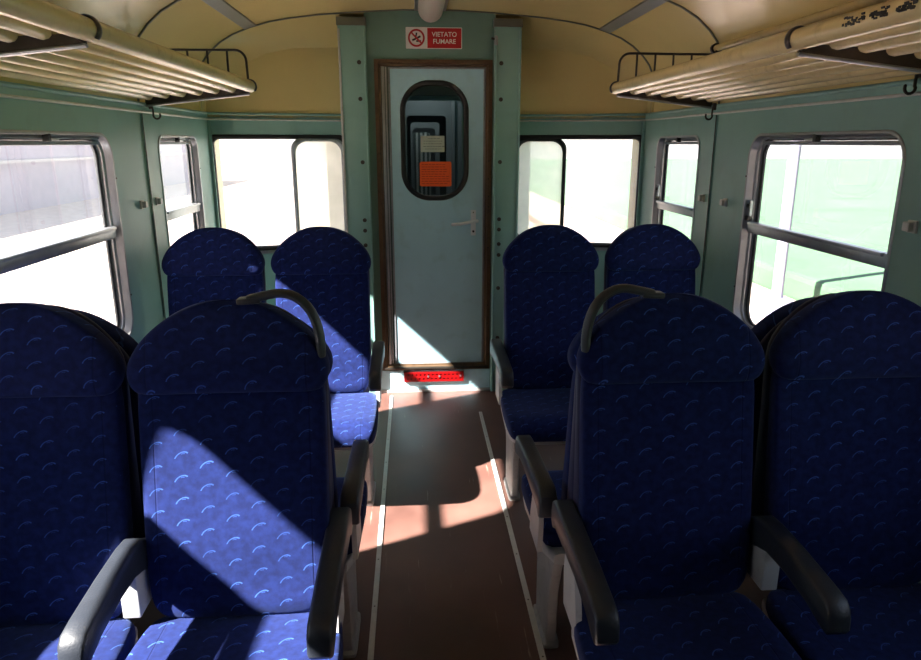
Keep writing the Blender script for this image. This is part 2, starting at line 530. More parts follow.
# end coves: from arc down to the angled end wall
def zprof(x):
    x = abs(x)
    P = sorted(PROF)
    for (x0, z0), (x1, z1) in zip(P, P[1:]):
        if x0 <= x <= x1:
            return z0 + (z1 - z0) * (x - x0) / max(1e-6, x1 - x0)
    return P[-1][1]
def zsoft(x):
    x = abs(x)
    P = [(0.3, 2.05), (0.53, 2.035), (0.78, 2.02), (0.92, 1.985), (1.03, 1.93), (1.12, 1.87), (1.2, 1.79), (1.262, 1.72)]
    for (x0, z0), (x1, z1) in zip(P, P[1:]):
        if x0 <= x <= x1:
            return z0 + (z1 - z0) * (x - x0) / (x1 - x0)
    return P[-1][1]
def ywall(x):
    x = abs(x)
    return PA.y + (PB.y - PA.y) * (x - PA.x) / (PB.x - PA.x)
for s in (-1, 1):
    cols = []
    for i in range(25):
        x = 0.35 + (1.262 - 0.35) * i / 24
        z0, z1 = zprof(x) if x < 1.25 else 1.86, zsoft(x)
        y1 = ywall(x)
        col = [(s * x, Y_ARC, z0)]
        for k in range(1, 9):
            a = PI / 2 * k / 8
            q = k / 8; col.append((s * x, Y_ARC + (y1 - Y_ARC) * (0.35 * math.sin(a) + 0.65 * q), z1 + (z0 - z1) * (0.35 * math.cos(a) + 0.65 * (1 - q))))
        col.append((s * x, y1, TRIM_Z - 0.01))
        cols.append([bm.verts.new(c) for c in col])
    for a, b in zip(cols, cols[1:]):
        for k in range(len(a) - 1):
            f = (a[k], b[k], b[k + 1], a[k + 1])
            bm.faces.new(f)
bmesh.ops.recalc_face_normals(bm, faces=bm.faces)
struct(mesh_obj('ceiling', bm, M['cream'], smooth=24))
# roof above the cove so that no sky leaks in
struct(mesh_obj('ceiling_roof', box_bm((0, 4.21, 2.31), (2.66, 0.5, 0.03)), M['cream']))

for s in (-1, 1):  # boxes added to stop light leaking in at the cove corners
    cbm = box_bm((s * 1.292, 4.18, 1.15), (0.05, 0.42, 2.3)); add_box(cbm, (s * 1.287, 4.10, 1.80), (0.064, 0.14, 0.28))
    struct(mesh_obj('wall_corner', cbm, M['cream']))

# rear end of the saloon, behind the camera
struct(mesh_obj('wall_rear', box_bm((0, Y_REAR - 0.03, 1.1), (2.6, 0.06, 2.3)), M['green_dark']))

# angled end walls with their windows
EZ0, EZ1 = 0.89, 1.535
for s, nm in ((-1, 'left'), (1, 'right')):
    hole = rrect(0.02, ULEN - 0.01, EZ0, EZ1, 0.05, rs=(0.03, 0.03, 0.05, 0.05))
    me = plate([(-0.16, 0), (ULEN + 0.01, 0), (ULEN + 0.01, TRIM_Z), (-0.16, TRIM_Z)], [hole], 0.06)
    struct(mesh_obj('wall_end_' + nm, place(me, end_M(s) @ Matrix.Translation((0, 0, 0.03))), M['green']))
    # window
    win = struct(empty('window_%d' % (7 if s < 0 else 8), (s * 0.9, 4.25, EZ0)))
    Mi = Matrix.Translation(-Vector(win.location)) @ end_M(s)
    def L(e): return rrect(0.02 + e, ULEN - 0.01 - e, EZ0 + e, EZ1 - e, 0.05, rs=(0.03, 0.03, 0.05, 0.05))
    mesh_obj('rubber_seal', frame_ring([(L(-0.012), -0.004), (L(-0.004), -0.012), (L(0.008), -0.010), (L(0.014), 0.0), (L(0.014), 0.03), (L(-0.004), 0.03)], Mi), M['rubber'], win, smooth=30)
    # rounded inner pane beside the pillar, with its own seal
    ux = 0.34
    def L2(e): return rrect(0.024 + e, ux - e, EZ0 + 0.004 + e, EZ1 - 0.004 - e, 0.07)
    mesh_obj('inner_seal', frame_ring([(L2(0), -0.006), (L2(0.011), -0.014), (L2(0.022), -0.006), (L2(0.022), 0.03), (L2(0), 0.03)], Mi), M['alu_dull'] if s < 0 else M['rubber'], win, smooth=30)  # pale metal on the left seal paints in its sunlit brightness
    me = plate(L2(0.016), [], 0.004)
    mesh_obj('inner_pane', place(me, Mi @ Matrix.Translation((0, 0, 0.012))), M['glass_frost'], win)
    me = plate(rrect(ux - 0.004, ULEN - 0.02, EZ0 + 0.008, EZ1 - 0.008, 0.01), [], 0.004)
    mesh_obj('outer_pane', place(me, Mi @ Matrix.Translation((0, 0, 0.016))), M['glass_end'], win)
    # sill below
    mesh_obj('sill', place(plate([(0, EZ0 - 0.03), (ULEN, EZ0 - 0.03), (ULEN, EZ0 - 0.013), (0, EZ0 - 0.013)], [], 0.012), Mi @ Matrix.Translation((0, 0, -0.007))), M['alu'], win)

# door bulkhead: pillars, panel with door opening
DX0, DX1, DZ0, DZ1 = -0.312, 0.345, 0.145, 1.945      # outside of the brown frame
top_outline = [(-0.36, 0.0), (0.36, 0.0)] + [(x, zprof(x)) for x in (0.36, 0.25, 0.12, 0, -0.12, -0.25, -0.36)]
me = plate(top_outline, [[(DX0 + 0.004, DZ0 + 0.004), (DX1 - 0.004, DZ0 + 0.004), (DX1 - 0.004, DZ1 - 0.004), (DX0 + 0.004, DZ1 - 0.004)]], 0.05)
struct(mesh_obj('wall_bulkhead', place(me, back_M(Y_BACK + 0.025)), M['green_dark']))
for s in (-1, 1):
    xa, xb = 0.352, 0.500
    bm = bmesh.new()
    add_box(bm, (s * (xa + xb) / 2, 4.19, 1.06), (xb - xa, 0.30, 2.12), 0.004)
    p = struct(mesh_obj('wall_pillar', bm, M['green'], smooth=30))
    mesh_obj('pillar_cap', box_bm((s * (xa + xb) / 2, 4.19, 2.132), (xb - xa + 0.010, 0.32, 0.042), 0.003), M['rib'], p)
    mesh_obj('edge_bead', box_bm((s * (xb - 0.006), 4.037, 1.05), (0.012, 0.012, 2.09), 0.004), M['shell'] if s < 0 else M['green'], p)
    mesh_obj('edge_bead', box_bm((s * (xa + 0.006), 4.037, 1.05), (0.008, 0.008, 2.09), 0.003), M['green'], p)
    for z in (1.925, 1.735, 1.395, 1.07, 1.01, 0.925, 0.86, 0.66, 0.35):
        bm = bmesh.new()
        c = Vector((s * 0.39, 4.038, z))
        add_tube(bm, [c + Vector((0, 0.004, 0)), c + Vector((0, -0.002, 0))], 0.0115, 16)
        add_tube(bm, [c + Vector((0, 0, 0)), c + Vector((0, -0.006, 0))], 0.0065, 6)
        mesh_obj('bolt', bm, M['steel_dark'], p)

# threshold below the door and skirting
struct(mesh_obj('baseboard_back', box_bm((0, Y_BACK - 0.003, 0.070), (0.70, 0.006, 0.14), 0.001), M['door']))
struct(mesh_obj('baseboard_lip', box_bm((0, Y_BACK - 0.008, 0.008), (0.70, 0.016, 0.016), 0.002), M['shell']))
for s, nm in ((-1, 'left'), (1, 'right')):
    struct(mesh_obj('baseboard_' + nm, box_bm((s * 1.235, 1.25, 0.06), (0.03, 5.6, 0.12), 0.004), M['alu_dull']))

# trims along walls
n_tr = 1
def trim(bm, mat, smooth=False):
    global n_tr
    o = struct(mesh_obj('trim_%d' % n_tr, bm, mat, smooth=smooth))
    n_tr += 1
    return o
for s in (-1, 1):
    X = s * 1.25
    bm = bmesh.new()
    add_tube(bm, [(X - s * 0.002, Y_REAR, 1.628), (X - s * 0.002, 4.10, 1.628), (s * 1.13, 4.150, 1.628), (s * 0.51, 4.318, 1.628)], 0.005, 8)
    trim(bm, M['pale_alu'], 40)
    bm = bmesh.new()
    add_tube(bm, [(X - s * 0.004, Y_REAR, 1.66), (X - s * 0.004, 4.10, 1.66), (s * 1.13, 4.146, 1.66), (s * 0.51, 4.314, 1.66)], 0.007, 8)
    trim(bm, M['green'], 40)
    trim(box_bm((X - s * 0.002, 3.135, 0.82), (0.008, 0.022, 1.6), 0.002), M['green'])
    trim(box_bm((X - s * 0.003, 3.128, 0.82), (0.010, 0.005, 1.6), 0.001), M['steel_dark'])
    trim(box_bm((s * 1.243, 4.115, 0.82), (0.02, 0.02, 1.62), 0.004), M['green'])
    trim(box_bm((X - s * 0.002, 1.43, 0.82), (0.008, 0.022, 1.6), 0.002), M['green'])
    # lengthwise ceiling strips
    bm = bmesh.new()
    sl = math.atan2(0.045, 0.11)
    add_box(bm, (s * 0.965, (Y_REAR + Y_ARC) / 2, 2.0985), (0.062, Y_ARC - Y_REAR, 0.006), 0.002, Matrix.Rotation(s * 0.32, 4, 'Y'))
    trim(bm, M['strip'])
    bm = bmesh.new()
    add_tube(bm, [(s * 0.932, Y_REAR, 2.108), (s * 0.932, Y_ARC, 2.108)], 0.004, 6)
    trim(bm, M['rib'])
for y in (Y_ARC - 0.006, 3.15, 1.43, -0.3):
    bm = bmesh.new()
    add_tube(bm, [(x * 0.998, y, z - 0.002) for x, z in FULL], 0.0055, 6)
    trim(bm, M['rib'], 60)

# ------------------------------------------------------------------ side windows
def side_window(s, y0, y1, idx, big, r, lock):
    w = struct(empty('window_%d' % idx, (s * 1.25, (y0 + y1) / 2, WZ0)))
    Mi = Matrix.Translation(-Vector(w.location)) @ side_M(s)
    L = lambda e: rrect(y0 + (e * 1.2 if e > 0 else e), y1 - (e * 2.4 if e > 0 else e), WZ0 + e, WZ1 - e, max(0.02, r - e))
    # inner lip on the wall, stepped reveal, outer lip
    mesh_obj('window_frame', frame_ring([(L(-0.007), 0.0), (L(-0.007), -0.002), (L(-0.004), -0.004), (L(0.003), -0.004), (L(0.006), 0.022),
                                         (L(0.013), 0.024), (L(0.013), 0.034), (L(0.017), 0.036), (L(0.017), 0.048), (L(-0.002), 0.053), (L(-0.002), 0.0)], Mi), M['alu'], w, smooth=30)
    mesh_obj('rubber_seal', frame_ring([(L(0.0165), 0.034), (L(0.020), 0.033), (L(0.022), 0.037), (L(0.022), 0.044), (L(0.0165), 0.046)], Mi), M['rubber'], w, smooth=30)
    mid = 1.168
    a, b = y0 + 0.020, y1 - 0.040
    mesh_obj('lower_pane', place(plate([(a, WZ0 + 0.018), (b, WZ0 + 0.018), (b, mid), (a, mid)], [], 0.004), Mi @ Matrix.Translation((0, 0, 0.043))), M['glass'], w)
    mesh_obj('upper_pane', place(plate([(a, mid), (b, mid), (b, WZ1 - 0.018), (a, WZ1 - 0.018)], [], 0.004), Mi @ Matrix.Translation((0, 0, 0.038))), M['glass'], w)
    bm = bmesh.new()
    add_box(bm, Mi @ Vector(((a + b) / 2, mid, 0.020)), (0.030, b - a + 0.01, 0.044), 0.006)
    add_box(bm, Mi @ Vector(((a + b) / 2, mid + 0.018, 0.004)), (0.018, b - a - 0.02, 0.012), 0.004)
    mesh_obj('crossbar', bm, M['alu'], w, smooth=30)
    # lowering rail under the head of the frame with its catch
    bm = bmesh.new()
    add_box(bm, Mi @ Vector(((a + b) / 2, WZ1 - 0.030, 0.024)), (0.016, b - a - 0.05, 0.014), 0.003)
    add_box(bm, Mi @ Vector(((a + b) / 2, WZ1 - 0.014, 0.018)), (0.010, b - a - 0.04, 0.006), 0.002)
    mesh_obj('pull_rail', bm, M['alu_dull'], w)
    bm = bmesh.new()
    cy = (y0 + y1) / 2
    add_box(bm, Mi @ Vector((cy, WZ1 - 0.012, 0.006)), (0.02, 0.02, 0.028), 0.003)
    c = mesh_obj('catch', bm, M['rubber'], w)
    add = box_bm(Mi @ Vector((cy + 0.035, WZ1 - 0.018, 0.004)), (0.012, 0.06, 0.010), 0.003)
    mesh_obj('catch_lever', add, M['alu'], c)
    if lock:
        ly = y1 - 0.022 if True else y0
        pl = mesh_obj('lock_plate', box_bm(Mi @ Vector((ly - 0.002, mid + 0.075, 0.012)), (0.012, 0.030, 0.062), 0.002), M['alu'], w)
        mesh_obj('keyhole', cyl_bm(Mi @ Vector((ly - 0.002, mid + 0.085, 0.005)), 0.008, 0.006, 'X', 14), M['rubber'], pl)
        mesh_obj('latch_tongue', box_bm(Mi @ Vector((ly - 0.002, mid + 0.035, 0.010)), (0.016, 0.024, 0.020), 0.003), M['steel_dark'], pl)
    for z in (WZ0 + 0.16, WZ1 - 0.16):
        for yy in (y1 - 0.001,):
            mesh_obj('screw', cyl_bm(Mi @ Vector((yy - 0.006 if yy > cy else yy + 0.006, z, -0.009)), 0.0035, 0.003, 'X', 8), M['steel_dark'], w)
i = 1
for s in (-1, 1):
    side_window(s, BIG[0][0], BIG[0][1], i, True, 0.085, s > 0); i += 1
    side_window(s, SMALL[0], SMALL[1], i, False, 0.06, s > 0); i += 1
    side_window(s, BIG[1][0], BIG[1][1], i, True, 0.085, False); i += 1

# ------------------------------------------------------------------ door
door = struct(empty('door_1', (0.02, Y_BACK, DZ0)))
Dm = Matrix.Translation(-Vector(door.location)) @ back_M(Y_BACK)
def R4(a, b, c, d): return [(a, c), (b, c), (b, d), (a, d)]
def rf(e): return R4(DX0 + e, DX1 - e, DZ0 + e, DZ1 - e)
mesh_obj('door_frame', frame_ring([(rf(0), 0.02), (rf(0), -0.012), (rf(0.022), -0.012), (rf(0.026), 0.0), (rf(0.034), 0.002), (rf(0.034), 0.045), (rf(0.0), 0.045)], Dm), M['bronze'], door)
bm = bmesh.new()
add_box(bm, Dm @ Vector((DX0 + 0.047, (DZ0 + DZ1) / 2, 0.006)), (0.016, 0.012, DZ1 - DZ0 - 0.07), 0.004)
add_box(bm, Dm @ Vector((DX0 + 0.063, (DZ0 + DZ1) / 2, 0.012)), (0.008, 0.012, DZ1 - DZ0 - 0.07), 0.003)
mesh_obj('jamb_strip', bm, M['alu'], door, smooth=30)
mesh_obj('door_sill', box_bm(Dm @ Vector(((DX0 + DX1) / 2, DZ0 + 0.012, -0.004)), (DX1 - DX0 - 0.01, 0.03, 0.014), 0.003), M['steel_dark'], door)
lx0, lx1, lz0, lz1 = -0.236, 0.308, 0.172, 1.908
hole = rrect(-0.155, 0.195, 1.195, 1.820, 0.145, 14)
leaf = mesh_obj('door_leaf', place(plate(rrect(lx0, lx1, lz0, lz1, 0.006, 3), [hole], 0.034), Dm @ Matrix.Translation((0, 0, 0.032))), M['door'], door)
hl = lambda e: rrect(-0.155 - e, 0.195 + e, 1.195 - e, 1.820 + e, 0.145 + e, 14)
mesh_obj('window_seal', frame_ring([(hl(0.020), 0.016), (hl(0.017), 0.008), (hl(0.006), 0.006), (hl(-0.006), 0.010), (hl(-0.010), 0.022), (hl(-0.002), 0.05), (hl(0.018), 0.05)], Dm), M['rubber'], leaf, smooth=30)
mesh_obj('window_pane', place(plate(hl(0.0), [], 0.004), Dm @ Matrix.Translation((0, 0, 0.030))), M['glass_door'], leaf)
bm = bmesh.new()
for xx in (lx0 + 0.005, lx1 - 0.005):
    add_box(bm, Dm @ Vector((xx, (lz0 + lz1) / 2, 0.013)), (0.010, 0.006, lz1 - lz0), 0.002)
for zz in (lz0 + 0.005, lz1 - 0.005):
    add_box(bm, Dm @ Vector(((lx0 + lx1) / 2, zz, 0.013)), (lx1 - lx0, 0.006, 0.010), 0.002)
mesh_obj('edge_strip', bm, M['alu_dull'], leaf)
bm = bmesh.new()
add_box(bm, Dm @ Vector((0.243, 1.045, 0.011)), (0.030, 0.006, 0.150), 0.003)
hp = mesh_obj('handle_plate', bm, M['handle'], door, smooth=30)
bm = bmesh.new()
add_tube(bm, [Dm @ Vector(q) for q in ((0.243, 1.055, 0.010), (0.243, 1.055, -0.030))], 0.011, 14)
add_tube(bm, [Dm @ Vector(q) for q in ((0.262, 1.060, -0.034), (0.235, 1.058, -0.036), (0.20, 1.050, -0.038), (0.165, 1.044, -0.038), (0.118, 1.040, -0.036))], 0.0095, 12, round_end=True)
mesh_obj('handle_lever', bm, M['handle'], hp, smooth=40)
mesh_obj('keyhole', cyl_bm(Dm @ Vector((0.243, 0.995, 0.007)), 0.007, 0.004, 'Y', 12), M['rubber'], hp)
mesh_obj('screw', cyl_bm(Dm @ Vector((0.243, 1.106, 0.007)), 0.004, 0.004, 'Y', 10), M['rubber'], hp)
for z in (1.62, 1.40, 1.30, 1.20, 1.14, 0.9, 0.55):
    mesh_obj('jamb_hole', cyl_bm(Dm @ Vector((DX1 - 0.016, z, -0.0125)), 0.004, 0.002, 'Y', 8), M['rubber'], door)

# conduit rod right of the door
c = empty('vertical_rod', (0.358, 4.025, 0.01), label='thin green vertical rod with a pale cap right of the brown door frame', cat='rod')
mesh_obj('rod', tube_bm([(0.0, 0, 0.0), (0.0, 0, 2.02)], 0.006, 8), M['green'], c, smooth=40)
mesh_obj('cap', tube_bm([(0.0, 0, 2.015), (0.0, 0, 2.045)], 0.011, 12, round_end=True), M['alu'], c, smooth=40)
mesh_obj('cap_arm', tube_bm([(0.0, 0, 2.035), (-0.026, 0.0, 2.042)], 0.006, 8), M['steel_dark'], c, smooth=40)

# red perforated plate under the door
pl = empty('red_warning_plate', (-0.0, Y_BACK - 0.004, 0.07), label='red perforated metal plate fixed on the threshold below the door', cat='plate')
px0, px1 = -0.185, 0.185
hs = []
for k in range(14):
    u = px0 + 0.022 + k * (px1 - px0 - 0.044) / 13
    for j, v in enumerate((0.018, 0.044)):
        hs.append([(u + (0.006 if j else 0) + 0.0065 * math.cos(2 * PI * q / 8), v + 0.0065 * math.sin(2 * PI * q / 8)) for q in range(8)])
mesh_obj('perforated_face', place(plate(R4(px0, px1, 0, 0.062), hs, 0.003), Matrix(((1, 0, 0, 0), (0, 0, 1, -0.016), (0, 1, 0, 0), (0, 0, 0, 1)))), M['redmetal'], pl)
bm = bmesh.new()
add_box(bm, (0, -0.002, 0.031), (px1 - px0, 0.003, 0.062))
add_box(bm, (0, -0.009, 0.001), (px1 - px0, 0.016, 0.003)); add_box(bm, (0, -0.009, 0.061), (px1 - px0, 0.016, 0.003))
mesh_obj('backing', bm, M['backing'], pl)
for xx in (-0.035, 0.035, 0.165):
    mesh_obj('screw', cyl_bm((xx, -0.019, 0.034), 0.006, 0.004, 'Y', 12), M['alu'], pl, smooth=40)

# no smoking sign
sg = empty('no_smoking_sign', (0.018, Y_BACK - 0.001, 2.056), label='red and white no smoking sign above the door', cat='sign')
Ms = Matrix(((1, 0, 0, 0), (0, 0, 1, 0), (0, 1, 0, 0), (0, 0, 0, 1)))
mesh_obj('sign_board', place(plate(rrect(-0.152, 0.157, -0.055, 0.055, 0.004, 3), [], 0.003), Ms @ Matrix.Translation((0, 0, -0.0015))), M['white'], sg)
mesh_obj('red_field', place(plate(R4(-0.034, 0.153, -0.051, 0.051), [], 0.001), Ms @ Matrix.Translation((0, 0, -0.0035))), M['red'], sg)
# text must read from -Y side : local x -> +x, local y -> +z, normal -> -y
Mt = lambda x, z, d: Matrix(((1, 0, 0, x), (0, 0, -1, d), (0, 1, 0, z), (0, 0, 0, 1)))
def ring(cx, cz, r0, r1, n=32):
    return ([(cx + r1 * math.cos(2 * PI * q / n), cz + r1 * math.sin(2 * PI * q / n)) for q in range(n)],
            [(cx + r0 * math.cos(2 * PI * q / n), cz + r0 * math.sin(2 * PI * q / n)) for q in range(n)])
ro, ri = ring(-0.094, 0.0, 0.036, 0.046)
mesh_obj('prohibition_ring', place(plate(ro, [ri], 0.001), Ms @ Matrix.Translation((0, 0, -0.0045))), M['red'], sg)
bm = bmesh.new()
add_box(bm, (-0.094, -0.0050, 0.0), (0.078, 0.001, 0.009), 0, Matrix.Rotation(math.radians(45), 4, 'Y'))
mesh_obj('prohibition_bar', bm, M['red'], sg)
bm = bmesh.new()
add_box(bm, (-0.094, -0.0042, -0.002), (0.050, 0.0008, 0.010), 0, Matrix.Rotation(math.radians(-25), 4, 'Y'))
add_box(bm, (-0.096, -0.0042, 0.010), (0.008, 0.0008, 0.034), 0, Matrix.Rotation(math.radians(12), 4, 'Y'))
add_box(bm, (-0.082, -0.0042, -0.016), (0.026, 0.0008, 0.009))
mesh_obj('cigarette_symbol', bm, M['black'], sg)
mesh_obj('lettering', text_mesh('VIETATO', 0.034, Mt(0.0595, 0.018, -0.0045), bold=0.0004), M['white'], sg)
mesh_obj('lettering', text_mesh('FUMARE', 0.034, Mt(0.0595, -0.018, -0.0045), bold=0.0004), M['white'], sg)

# stickers on the door glass
st = empty('orange_notice', (0.024, Y_BACK + 0.026, 1.326), label='orange rounded notice sticker on the lower door window', cat='sticker')
mesh_obj('sheet', place(plate(rrect(-0.092, 0.092, -0.070, 0.070, 0.010, 4), [], 0.001), Ms), M['orange'], st)
bm = bmesh.new()
for k in range(9):
    z = 0.054 - k * 0.0135
    wd = random.uniform(0.125, 0.162)
    x = -0.081
    while x < -0.081 + wd:
        q = random.uniform(0.010, 0.026)
        add_box(bm, (x + q / 2, -0.0009, z), (q, 0.0006, 0.0034))
        x += q + 0.005
mesh_obj('printed_lines', bm, M['orange_ink'], st)
st = empty('grey_notice', (0.008, Y_BACK + 0.026, 1.495), label='pale grey-green notice sticker above the orange one on the door window', cat='sticker')
mesh_obj('sheet', place(plate(rrect(-0.068, 0.068, -0.045, 0.045, 0.003, 3), [], 0.001), Ms), M['greysticker'], st)
bm = bmesh.new()
for k in range(5):
    z = 0.030 - k * 0.0145
    wd = 0.05 if k == 0 else random.uniform(0.085, 0.11)
    x = -wd / 2
    while x < wd / 2:
        q = random.uniform(0.007, 0.018)
        add_box(bm, (x + q / 2, -0.0009, z), (q, 0.0006, 0.003))
        x += q + 0.004
mesh_obj('printed_lines', bm, M['greyink'], st)

# ------------------------------------------------------------------ gangway beyond the door
gw = empty('gangway', (0, 4.5, 0.0), label='gangway tunnel with nested door surrounds seen through the door window', cat='gangway')
def gmesh(nm, bm, m): return mesh_obj(nm, bm, m, gw)
bm = bmesh.new()
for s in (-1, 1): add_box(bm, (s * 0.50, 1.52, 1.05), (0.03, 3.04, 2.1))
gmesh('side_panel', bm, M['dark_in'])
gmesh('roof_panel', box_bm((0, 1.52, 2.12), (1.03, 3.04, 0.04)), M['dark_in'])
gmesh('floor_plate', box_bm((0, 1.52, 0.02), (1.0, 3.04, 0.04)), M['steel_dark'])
for s in (-1, 1):
    bm = bmesh.new()
    for k in range(6):
        add_box(bm, (s * 0.585, 0.12 + k * 0.11, 1.05), (0.15, 0.07, 2.2), 0.02)
    gmesh('bellows', bm, M['bellows'])
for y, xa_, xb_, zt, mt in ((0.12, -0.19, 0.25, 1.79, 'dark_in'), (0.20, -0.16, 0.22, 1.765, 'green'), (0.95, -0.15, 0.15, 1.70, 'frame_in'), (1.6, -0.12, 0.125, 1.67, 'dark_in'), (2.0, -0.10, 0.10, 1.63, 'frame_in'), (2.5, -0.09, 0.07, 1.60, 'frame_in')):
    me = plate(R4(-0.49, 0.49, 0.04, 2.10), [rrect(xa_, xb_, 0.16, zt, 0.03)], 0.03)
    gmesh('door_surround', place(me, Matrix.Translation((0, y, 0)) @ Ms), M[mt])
bm = bmesh.new()
add_box(bm, (0.19, 0.55, 1.0), (0.02, 0.4, 1.72)); add_box(bm, (0.21, 1.3, 1.0), (0.02, 0.4, 1.75))
gmesh('open_door', bm, M['frame_in'])
fw = gmesh('far_wall', box_bm((0.0, 3.02, 1.05), (1.0, 0.03, 2.1)), M['bellows'])
bm = bmesh.new()
for k in range(4):
    add_box(bm, (-0.08 + k * 0.045, 3.0, 1.0), (0.022, 0.02, 1.5))
gmesh('far_post', bm, M['dark_in'])
fl = bpy.data.lights.new('vestibule_lamp', 'AREA'); fl.shape = 'RECTANGLE'; fl.size = 0.2; fl.size_y = 0.25; fl.energy = 2.5  # added area lights brighten the tunnel in place of daylight from side doors
flo = bpy.data.objects.new('vestibule_lamp', fl); COL.objects.link(flo); flo.parent = gw; flo.location = (0, 2.86, 2.08)
fl2 = bpy.data.lights.new('vestibule_lamp', 'AREA'); fl2.shape = 'RECTANGLE'; fl2.size = 0.2; fl2.size_y = 0.6; fl2.energy = 1.6
flo = bpy.data.objects.new('vestibule_lamp', fl2); COL.objects.link(flo); flo.parent = gw; flo.location = (0, 0.62, 2.08)
fl3 = bpy.data.lights.new('vestibule_lamp', 'AREA'); fl3.shape = 'RECTANGLE'; fl3.size = 0.2; fl3.size_y = 0.4; fl3.energy = 2.2
flo = bpy.data.objects.new('vestibule_lamp', fl3); COL.objects.link(flo); flo.parent = gw; flo.location = (0, 1.85, 2.08)

# ------------------------------------------------------------------ ceiling lamp
cl = empty('ceiling_light', (0, 3.0, 2.19), label='unlit rounded grey tube lamp on the ceiling centreline above the door', cat='ceiling light')
bm = bmesh.new()
add_tube(bm, [(0, -0.6, -0.006), (0, 0.97, -0.006)], 0.066, 24, round_end=True, flat=1.0)
mesh_obj('lamp_cover', bm, M['lamp'], cl, smooth=50)
mesh_obj('mounting_rail', box_bm((0, 0.18, 0.0), (0.17, 1.7, 0.012), 0.004), M['strip'], cl)

# ------------------------------------------------------------------ luggage racks
def rack(s, label, scuff):
    r = empty('luggage_rack', (s * 1.25, 1.66, 1.65), label=label, cat='luggage rack')
    T = lambda x, y, z: (s * x - s * 1.25, y - 1.66, z - 1.65)
    XT, ZT = 0.800, 1.735
    far, mid_, near = 3.185, 1.665 + s * 0.022, 0.13
    ft = mesh_obj('front_tube', tube_bm([T(XT, near, ZT), T(XT, far + 0.012, ZT)], 0.0245, 20), M['cream_tube'], r, smooth=40)
    if scuff:
        for (ya, yb) in ((1.405, 1.475), (1.335, 1.385), (1.26, 1.31)):
            bm = bmesh.new()
            n = 22
            for q in range(n):
                y = ya + (yb - ya) * (q + random.uniform(-0.4, 0.4)) / n
                a = math.radians(random.uniform(168, 206))
                rr = 0.0248
                cpt = Vector(T(XT, y, ZT)) + Vector((s * rr * math.cos(a), 0, -rr * math.sin(a) * 1.0))
                add_box(bm, cpt, (0.0018, random.uniform(0.004, 0.012), random.uniform(0.003, 0.007)), 0, Matrix.Rotation(-s * (a - PI), 4, 'Y'))
            mesh_obj('scuff_mark', bm, M['black'], ft)
    for y in (far, mid_):
        bm = bmesh.new()
        ring_ = []
        for q in range(0, 19):
            a = math.radians(-75 + q * 300 / 18)
            ring_.append(Vector(T(XT, y, ZT)) + Vector((s * math.cos(a) * 0.027, 0, math.sin(a) * 0.027)))
        add_tube(bm, ring_, 0.0035, 8, flat=3.2, up=(ring_[1] - ring_[0]).cross(Vector((0, 1, 0))))
        mesh_obj('clamp', bm, M['steel_dark'], r, smooth=40)
    for y in (far, mid_, near):
        bm = bmesh.new()
        p0, p1 = Vector(T(1.243, y, 1.655)), Vector(T(XT + 0.004, y, 1.705))
        d = (p1 - p0)
        # tapering blade
        for a, b, h0, h1, th in ((p0, p1, 0.05, 0.022, 0.006),):
            V = [bm.verts.new(v) for v in (a + Vector((0, -th / 2, 0)), b + Vector((0, -th / 2, 0)), b + Vector((0, -th / 2, h1)), a + Vector((0, -th / 2, h0)),
                                           a + Vector((0, th / 2, 0)), b + Vector((0, th / 2, 0)), b + Vector((0, th / 2, h1)), a + Vector((0, th / 2, h0)))]
            for f in ((0, 1, 2, 3), (7, 6, 5, 4), (0, 4, 5, 1), (1, 5, 6, 2), (2, 6, 7, 3), (3, 7, 4, 0)):
                bm.faces.new([V[i_] for i_ in f])
        br = mesh_obj('bracket', bm, M['steel_dark'], r)
        mesh_obj('bracket_edge', tube_bm([p0 + Vector((0, 0, -0.002)), p1 + Vector((0, 0, -0.002))], 0.005, 8, flat=1.6), M['alu'], br, smooth=40)
    for (ya, yb) in ((mid_ + 0.012, far - 0.014), (near + 0.02, mid_ - 0.030)):
        for k in range(6):
            t = (k + 1.0) / 6.3
            x = XT + (1.238 - XT) * t
            z = 1.732 - 0.040 * t
            mesh_obj('slat', tube_bm([T(x, ya + 0.02, z), T(x, yb - 0.02, z)], 0.0195, 12, round_end=True), M['cream_tube'], r, smooth=40)
    # end guard
    bm = bmesh.new()
    pts = [T(XT + 0.005, far, ZT + 0.02)]
    for q in range(7):
        a = math.radians(180 - 90 * q / 6)
        pts.append(T(XT + 0.052 + 0.045 * math.cos(a), far, 1.835 + 0.045 * math.sin(a)))
    pts.append(T(1.235, far, 1.878))
    add_tube(bm, pts, 0.0052, 8)
    g = mesh_obj('end_guard', bm, M['steel_dark'], r, smooth=50)
    for k in range(5):
        x = XT + 0.085 + k * 0.082
        mesh_obj('guard_bar', tube_bm([T(x, far, 1.73), T(x, far, 1.877)], 0.0048, 8), M['steel_dark'], g, smooth=50)
    return r
rack(-1, 'cream slatted luggage rack above the left windows', False)
rack(1, 'cream slatted luggage rack above the right windows with black scuffs', True)
# extra handrail tube high behind the right rack
r = empty('wall_tube', (1.21, 3.12, 1.895), label='thin cream tube running along the ceiling edge above the right rack', cat='tube')
mesh_obj('tube', tube_bm([(0, 0, 0), (0, -4.0, 0)], 0.014, 12), M['cream_tube'], r, smooth=40)
mesh_obj('end_flange', tube_bm([(0, 0.012, 0), (0, -0.006, 0)], 0.022, 14), M['steel_dark'], r, smooth=40)
mesh_obj('end_bracket', tube_bm([(0, -0.02, 0), (-0.01, -0.03, -0.03), (0.03, -0.03, -0.05)], 0.008, 8), M['steel_dark'], r, smooth=40)

